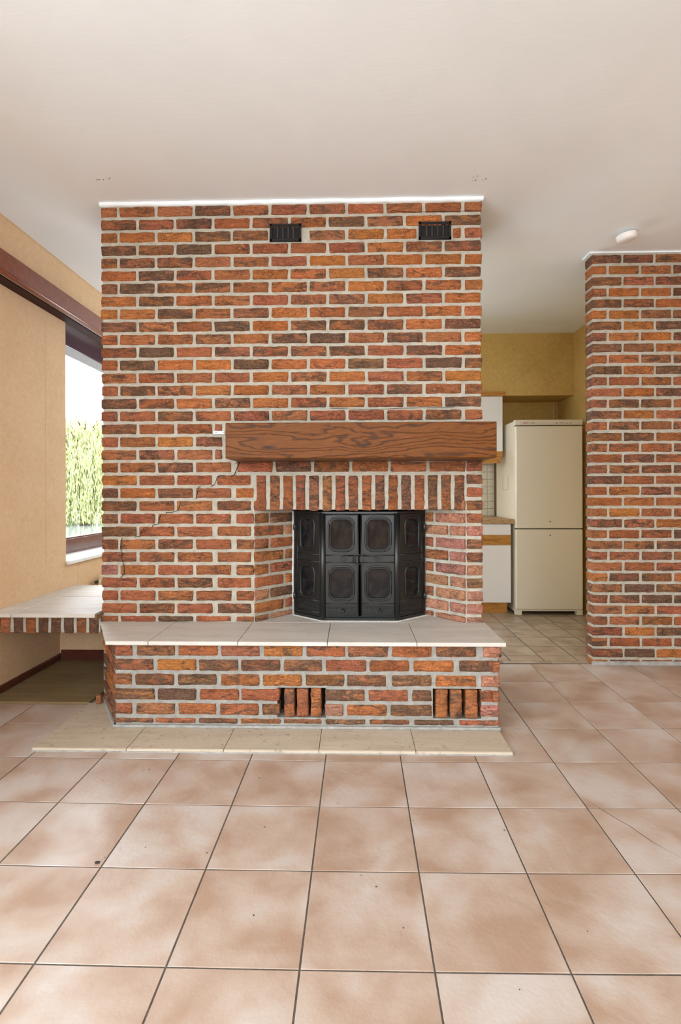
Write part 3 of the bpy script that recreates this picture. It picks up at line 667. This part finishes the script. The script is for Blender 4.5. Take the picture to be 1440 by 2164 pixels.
# columns between the facets
for s in (-1, 1):
    m = MB(); m.cyl((0, 0, .012), 'z', .0145, SH - .02, 16); m.obj('column', IRON, st, loc=(s * (hw - .002), .004, 0))
# slanted side panels with lettering
def text_mesh(s, size, depth, name='lettering', align='CENTER', bold=0):
    cu = bpy.data.curves.new(name, 'FONT'); cu.body = s; cu.size = size; cu.extrude = depth; cu.align_x = align; cu.align_y = 'CENTER'; cu.offset = bold
    cu.resolution_u = 3
    to = bpy.data.objects.new(name, cu); me = bpy.data.meshes.new_from_object(to); bpy.data.objects.remove(to); bpy.data.curves.remove(cu); return me
def side(s):
    ax, ay = s * (hw + .004), .006; bx, by = s * (hw + .150), .130
    W = math.hypot(bx - ax, by - ay); cx, cy = (ax + bx) / 2, (ay + by) / 2; rz_ = math.atan2(by - ay, bx - ax) if s > 0 else math.atan2(ay - by, ax - bx)
    wz = .096; off = -.008 * s * -1
    d = plate_with_holes(W, .024, SH - .014, [(off, Z2, wz - .012, WH - .012, .030), (off, Z1, wz - .012, WH - .012, .030)])
    o = d.obj('side_panel', IRON, st, loc=(cx, cy, 0), rotz=rz_, fix=False)
    for z in (Z1, Z2):
        ring(off, z, wz + .006, WH + .006, .036, -.0005, .0052).obj('window_ring', IRON, o, fix=False)
        pts = rrect(wz - .008, WH - .010, .028); n = len(pts); MB().add([(off + x, .006, z + zz) for x, zz in pts], [tuple(range(n))]).obj('pane', SG, o, fix=False)
    rim = MB()
    for z in (zpx(1173.5), zpx(1188.5), zpx(1272), zpx(1297)): rim.tube([(-W / 2 + .012, -.001, z), (W / 2 - .012, -.001, z)], .0028)
    for x in (-W / 2 + .013, W / 2 - .013): rim.tube([(x, -.001, .03), (x, -.001, SH - .018)], .002)
    rim.obj('moulding', IRON, o, fix=False)
    me = text_mesh('CADOTYPE', .034, .0018, bold=.0006); me.transform(Matrix.Rotation(PI / 2, 4, 'X')); me.transform(Matrix.Diagonal((.83, 1, 1, 1)))
    link('lettering', me, plain('worn_iron', (.02, .021, .021), .36, 0, .4) if s < 0 else bpy.data.materials['worn_iron'], o, loc=(0, -.001, (zpx(1272) + zpx(1297)) / 2))
    hg = MB(); e = -W / 2 - .004 if s < 0 else W / 2 + .004
    for z in (.47, .105): hg.box(e - .009, e + .009, -.008, .01, z - .012, z + .012).cyl((e, -.007, z - .016), 'z', .006, .032, 10)
    hg.box(e - .010, e + .010, .0, .014, .02, SH - .004)
    hg.obj('hinge', IRON, o, bev=.001, seg=1)
side(-1); side(1)
# latch
zl = (zpx(1173.5) + zpx(1188.5)) / 2
la = MB(); la.extr([(-.096, 0), (-.094, .009), (-.088, .0145), (-.080, .0165), (-.036, .0145), (-.036, -.0145), (-.080, -.0165), (-.088, -.0145), (-.094, -.009)], 'y', -.019, -.004)
la.cyl((-.080, -.019, 0), 'y', .0105, -.006, 16, .009); la.obj('latch_arm', IRON, st, bev=.001, seg=1, loc=(0.002, 0, zl))
la = MB(); la.extr([(.080, -.0165), (.088, -.0145), (.094, -.008), (.094, .008), (.088, .0145), (.080, .0155), (-.004, .0135), (-.004, -.0135)], 'y', -.019, -.004)
la.cyl((.079, -.019, 0), 'y', .0105, -.006, 16, .009); la.obj('latch_arm', IRON, st, bev=.001, seg=1, loc=(0.002, 0, zl))
rl = MB(); rl.tube([(x, -.024, z) for x, z in rrect(.042, .046, .007, 3)], .0032, 8, True); rl.box(-.014, -.002, -.025, -.010, -.017, .017); rl.box(.010, .018, -.025, -.010, -.016, .018)
rl.obj('latch_catch', IRON, st, loc=(-.006, 0, zl), bev=.0006, seg=1)
# line of fire cement round the foot
fc = MB(); ln = [(-hw - .165, .128), (-hw - .004, -.011), (hw + .004, -.011), (hw + .166, .126)]
for k in range(3):
    for t in range(14):
        a = Vector(ln[k]).lerp(Vector(ln[k + 1]), t / 14); b = Vector(ln[k]).lerp(Vector(ln[k + 1]), (t + 1) / 14); n_ = Vector((-(b - a).y, (b - a).x)).normalized(); r0 = .005 + R.uniform(-.002, .003)
        fc.add([(a.x - n_.x * r0, a.y - n_.y * r0, .0), (b.x - n_.x * r0, b.y - n_.y * r0, .0), (b.x + n_.x * .007, b.y + n_.y * .007, .005), (a.x + n_.x * .007, a.y + n_.y * .007, .005)], [(0, 1, 2, 3)])
fc.obj('cement_seal', CEM, st, fix=False, loc=(0, 0, .0008))
for x0, s in ((-.322, -1), (.382, 1)):
    m = MB(); m.tube([(x0 - SX, .160, 0), (x0 - SX + s * .002, .158, .2), (x0 - SX - s * .001, .160, .4), (x0 - SX, .160, .556)], .0065); m.obj('cement_seal', CEM, st)

# ================================================================== STONE BENCH
be = empty('bench', (-1.56, 2.57, 0)); tag(be, 'built-in brick bench with a pale stone seat between the left wall and the chimney', 'bench')
def bslab(x0, x1, y0, y1): MB().box(-(x1 - x0) / 2, (x1 - x0) / 2, -(y1 - y0) / 2, (y1 - y0) / 2, -.0195, 0).obj('stone_slab', STONE, be, bev=.003, loc=((x0 + x1) / 2 + 1.56, (y0 + y1) / 2 - 2.57, .450))
bslab(XL + .001, -1.7295, 2.560, 3.385); bslab(-1.7265, -1.2985, 2.560, 3.003); bslab(-1.7265, -1.2815, 3.007, 3.385)
MB().box(XL + .001 + 1.56, -1.283 + 1.56, .0165, .105, .350, .4305).obj('mortar', MO, be)
MB().box(XL + .001 + 1.56, -1.283 + 1.56, .105, .64, .405, .4305).obj('concrete_deck', plain('concrete', (.06, .05, .04), .9, nz=.2), be)
for k, t in enumerate('brdrdddrb'):
    x = -1.789 - .0651 + .0651 * k - .004; brick(be, max(x + .0235, XL + .028) + 1.56, .008 + R.uniform(-.002, .002), .3895, .047, .083, .07, 0, t, 'soldier_brick')
MB().prism([(-1.299, 2.562), (-1.284, 2.552), (-1.279, 2.585), (-1.296, 2.585)], .424, .447).obj('mortar_plug', plain('brown_filler', (.2, .12, .05), .9), be, loc=(1.56, -2.57, 0))

# ================================================================== BRICK PARTITION
PX0, PY = 1.470, 3.20
pt = empty('wall_brick', (PX0, PY, 0)); tag(pt, kind='structure')
MB().box(.006, XR - PX0, .0065, .084, -.004, ZC).obj('mortar', MO, pt)
def rz_(r): return 2.512 - .0682 * min(r, 16) - .0663 * max(0, r - 16)
cnt = 0; end = []
PT = ['bbb', 'ooob', 'brr', 'roob', 'bro', 'oobb', 'bod', 'boob', 'dbo', 'rob', 'dod', 'brrr', 'rob', 'bbbr', 'bor', 'rbbr']
for r in range(38):
    z = rz_(r); h = .049; x = 0; k = 0
    if r == 37: h = .045
    while x < XR - PX0 - .03:
        L = .0905 if (k == 0 and r % 2) else .180; L = min(L, XR - PX0 - x - .002)
        if L > .02: brick(pt, x + L / 2 + jit() * .5, R.uniform(-.002, .002), z - h / 2 + jit() * .4, round(L / .0015) * .0015, h, .09, 0, (PT[r][k] if r < 16 and k < len(PT[r]) else None) or R.choice('rrrrbbbrod'), 'brick')
        cnt += 1; x += L + .0150; k += 1
MB().extr([(-.010, .0), (-.008, .014), (.0, .022), (.004, .0)], 'x', -.006, XR - PX0).obj('mortar_skirt', MOC, pt)
# plaster collar above the partition
tag(MB().box(PX0 - .016, XR, PY - .008, PY + .098, ZC - .010, ZC).obj('trim_2', PL, bev=.002), kind='structure')

# ================================================================== KITCHEN
cb = empty('base_cabinet', (1.08, 4.53, 0)); tag(cb, 'white base cabinet with an oak handle rail beside the fridge', 'cabinet')
MB().box(-.3, .297, .018, .62, .098, .786).obj('carcass', WHITE, cb)
MB().box(-.298, .296, 0, .017, .100, .600).obj('door', WHITE, cb, bev=.001)
MB().box(-.298, .296, 0, .017, .690, .781).obj('drawer_front', WHITE, cb, bev=.001)
hr = MB(); hr.box(-.298, .296, -.006, .017, .655, .689); hr.box(-.298, .296, -.006, .017, .601, .640); hr.box(-.298, .296, .006, .017, .640, .655); hr.box(.24, .296, -.006, .017, .640, .655)
hr.add([(.19, -.006, .6405), (.24, -.006, .6405), (.24, -.006, .6545), (.21, -.006, .6545), (.19, .006, .6405), (.24, .006, .6405), (.24, .006, .6545), (.21, .006, .6545)], [(0, 1, 2, 3), (0, 3, 7, 4)])
hr.obj('handle_rail', COAK, cb, bev=.0015)
MB().box(-.3, .28, .055, .07, .0, .098).obj('plinth', COAK, cb)
wt = MB().box(-.31, .31, 0, .638, 0, .040).obj('worktop', m_oak('worktop_oak', (.50, .33, .17), (.44, .28, .14), (.30, .17, .07), (), 60.), bev=.004, loc=(1.092, 4.515, .7875)); tag(wt, 'light wooden worktop on the white base cabinet left of the fridge', 'worktop')
uc = empty('wall_cabinet', (1.08, 4.77, 1.39)); tag(uc, 'white wall cabinet with oak trim hanging beside the fridge', 'cabinet')
MB().box(-.3, .297, .018, .385, .0, .555).obj('carcass', WHITE, uc); MB().box(-.298, .296, 0, .017, .048, .553).obj('door', WHITE, uc, bev=.001)
MB().box(-.298, .296, -.004, .017, .0, .047).obj('handle_rail', COAK, uc, bev=.002); MB().box(-.30, .322, -.012, .375, .556, .595).obj('cornice', COAK, uc, bev=.002)
MB().extr([(.0, -.001), (.0, -.061), (.018, -.061), (.018, -.001)], 'x', -.3, .277).obj('light_pelmet', COAK, uc, bev=.003)
# backsplash
for i in range(6):
    for j in range(9):
        x = 1.408 - .0715 * (i + 1) + .0357; z = .829 + .0726 * j + .036
        if z > 1.40: continue
        o = MB().box(-.0342, .0342, -.005, .003, -.0348, .0348).mesh('tile', .0015, 1) if (i, j) == (0, 0) else bpy.data.meshes['tile']
        t = link('wall_tile', o, GLZ, wkb, (x, YK - .003, z))
        if (i, j) == (1, 1):
            d = MB()
            for (a, b, r) in ((0, .004, .007), (-.012, -.006, .005), (.011, -.004, .005), (.004, .015, .004)):
                d.tube([(a + r * math.cos(q_ * PI / 5), -.0058, b + r * math.sin(q_ * PI / 5)) for q_ in range(10)], .0011, 4, True)
            d.tube([(-.02, -.0058, -.018), (-.004, -.0058, -.004)], .001, 4); d.obj('painted_flower', DECO, t, fix=False)
MB().box(.98, 1.408, YK - .002, YK - .0002, .829, 1.42).obj('tile_grout', GLG, wkb)
tag(MB().box(1.409, 1.439, YK - .012, YK - .0005, .829, 1.95).obj('trim_3', plain('brown_trim', (.24, .15, .08), .6)), kind='structure')
# fridge
fg = empty('fridge_freezer', (1.694, 4.49, 0)); tag(fg, 'tall cream fridge freezer with two doors in the kitchen niche', 'fridge')
w2 = .288
MB().box(-w2, w2, .055, .60, .02, 1.683).obj('cabinet_body', FRW, fg, bev=.006)
MB().box(-w2, w2, 0, .05, .748, 1.634).obj('door', FRW, fg, bev=.010, seg=3); MB().box(-w2, w2, 0, .05, .047, .741).obj('door', FRW, fg, bev=.010, seg=3)
MB().box(-w2 + .008, w2 - .008, .048, .056, .05, 1.64).obj('door_gasket', GREYR, fg)
tp = MB().extr([(.058, 1.641), (.0, 1.641), (.002, 1.672), (.012, 1.688), (.058, 1.690)], 'x', -w2, w2).obj('control_panel', FRP, fg, bev=.002)
MB().box(-w2 + .04, w2 - .005, -.0006, .001, 1.646, 1.668).obj('label_strip', plain('label_strip', (.66, .60, .47), .4), tp)
def lettr(s, size, x, y, z, mat, par, bold=0):
    me = text_mesh(s, size, .0003, bold=bold); me.transform(Matrix.Rotation(PI / 2, 4, 'X')); link('lettering', me, mat, par, (x, y, z))
lettr('BOSCH', .0125, -w2 + .087, -.0010, 1.659, RED, tp, .0005); lettr('electronic', .007, -w2 + .124, -.0010, 1.659, GREYP, tp); lettr('KGV', .011, -w2 + .152, -.0010, 1.659, DRK, tp, .0004)
for x in (.065, .150, .183): MB().cyl((x, -.0004, 1.655), 'y', .0035, -.003, 12).obj('button', DRK, tp)
MB().box(.095, .13, -.0012, -.0004, 1.654, 1.665).obj('indicator_panel', plain('indicator', (.5, .42, .3), .4), tp)
for z in (.808, .690): MB().cyl((.007, .001, z), 'y', .006, -.0015, 12).cyl((.007, 0, z), 'y', .0022, -.003, 8).obj('handle_hole', DRK, fg)
for z in (.795, .775, .715, .695): MB().cyl((-w2, .022, z), 'x', .003, -.001, 8).obj('hinge_plug', GREYP, fg)
pl = MB(); pl.box(-w2, w2, .004, .05, .034, .046); pl.box(-w2, -w2 + .055, .004, .05, .0, .036); pl.box(w2 - .055, w2, .004, .05, .0, .036); pl.box(-w2 + .05, w2 - .05, .03, .05, .03, .04)
pl.obj('plinth', FRP, fg, bev=.004)
gp = MB(); pts = [(-w2 - .0005, y, z) for y, z in ((.215, 1.215), (.215, 1.095), (.225, 1.085), (.365, 1.085), (.375, 1.095), (.375, 1.215))]
gp.tube(pts, .0022, 6).obj('side_grip', plain('grip_grey', (.45, .43, .38), .4), fg)

# ================================================================== SMOKE DETECTOR
sd = empty('smoke_detector', (1.552, 2.96, ZC - .003)); tag(sd, 'white round smoke detector hanging slightly askew from the ceiling', 'smoke detector')
sd.rotation_euler = (0, 0, 0)
tl = MB().lathe([(0, 0), (.045, 0), (.045, -.006), (.0, -.006)], 28).obj('mounting_plate', WPL, sd)
b = MB().lathe([(0, .0), (.053, .0), (.055, -.004), (.055, -.014), (.052, -.017), (.0525, -.020), (.050, -.028), (.040, -.035), (.018, -.038), (0, -.038)], 36).obj('cover', WPL, sd, loc=(0, 0, -.011)); b.rotation_euler = (math.radians(2), math.radians(-9), 0)
MB().cyl((.028, -.022, -.034), 'z', .003, -.003, 10).obj('test_button', GREYP, b)
sd.children[1].location.z = -.016

# small clutter on the floor
dm = MB()
for (x, y) in ((-.62, 1.52), (-.72, 1.475), (-.43, 1.50), (-.25, 1.28), (-.055, 1.75), (.02, 1.42), (.06, 1.38), (-.28, 1.62), (.56, 1.25), (.19, 1.66), (-.78, 1.95), (-.92, 1.87), (.35, 1.1), (-.35, 1.9), (.12, 1.25), (.47, 1.62)):
    s = R.uniform(.0012, .0026); a = R.uniform(0, 3); dm.prism([(x + s * math.cos(a + k * 2.1) * (1.5 if k else 1), y + s * math.sin(a + k * 2.1)) for k in range(3)], .0, .0015)
cr2 = dm.obj('crumbs', DRK, fix=False); tag(cr2, 'scattered dark crumbs of grit on the pale floor tiles', 'crumbs', kind='stuff')
cl = MB().prism([(-.007, -.002), (-.002, -.005), (.006, -.003), (.007, .002), (.001, .004), (-.005, .003)], 0, .005).obj('dirt_clod', plain('dirt', (.04, .03, .02), .95), loc=(-.731, 1.452, 0.0002), bev=.001); tag(cl, 'small dark clod of dirt on a tile joint of the floor', 'dirt')
ch2 = MB().box(-.012, .012, -.016, .016, 0, .045).mesh('brick_shard', .004, 1)
o = link('brick_shard', ch2, BR, loc=(-1.262, 2.53, .0142), rotz=.3, color=tone('b')); tag(o, 'broken brick shard standing on the stone slab behind the hearth corner', 'brick shard')

# ================================================================== OUTSIDE
tag(MB().box(-60, XL - .35, -30, 60, -.5, -.45).obj('terrace', plain('terrace_paving', (.17, .165, .155), .9, nz=.3, nscale=3)), kind='structure')
tag(MB().box(-45, -8.5, 9, 45, -.449, -.43).obj('pond', plain('pond_water', (.20, .23, .23), .08)), kind='structure')
LEAF = plain('willow_leaf', (.33, .37, .15), .6, nz=.5, nscale=2.5)
def willow(cx, cy, hgt, rad, ns, lab, seed):
    r = random.Random(seed); e = empty('willow', (cx, cy, -.45)); tag(e, lab, 'tree', 'willows beyond the window')
    MB().tube([(0, 0, 0), (.1, 0, hgt * .3), (-.1, .1, hgt * .55), (.1, 0, hgt * .8)], [.32, .24, .18, .08], 10).obj('trunk', plain('bark', (.12, .08, .05), .9), e)
    f = MB(); bra = MB()
    for k in range(ns):
        a = r.uniform(0, 2 * PI); rr = rad * math.sqrt(r.uniform(.08, 1)); x, y = rr * math.cos(a), rr * math.sin(a)
        top = hgt * (1 - .42 * (rr / rad) ** 2) * r.uniform(.82, 1.02); low = max(.2, top - r.uniform(1.2, hgt * .8)); z = top; sway = r.uniform(0, 6)
        if k % 14 == 0: bra.tube([(0, 0, hgt * .5), (x * .5, y * .5, top * .92), (x, y, top)], [.07, .04, .015], 5)
        while z > low:
            dx = .07 * math.sin(z * 1.3 + sway); an = r.uniform(0, PI); wv = r.uniform(.018, .035); l = r.uniform(.14, .26); ca, sa = math.cos(an), math.sin(an)
            ox, oy = x + dx + r.uniform(-.06, .06), y + r.uniform(-.06, .06)
            f.add([(ox, oy, z), (ox - wv * ca, oy - wv * sa, z - l * .4), (ox + .03 * sa, oy, z - l), (ox + wv * ca, oy + wv * sa, z - l * .45)], [(0, 1, 2, 3)])
            z -= r.uniform(.07, .13)
    bra.obj('branches', bpy.data.materials['bark'], e, fix=False); tag(f.obj('foliage', LEAF, e, fix=False), kind='stuff')
willow(-14.2, 27.0, 5.9, 3.4, 2500, 'nearer pale green weeping willow seen through the left window', 3)
willow(-19.2, 34.5, 7.4, 3.0, 900, 'farther weeping willow with a rounded top beyond the window', 5)
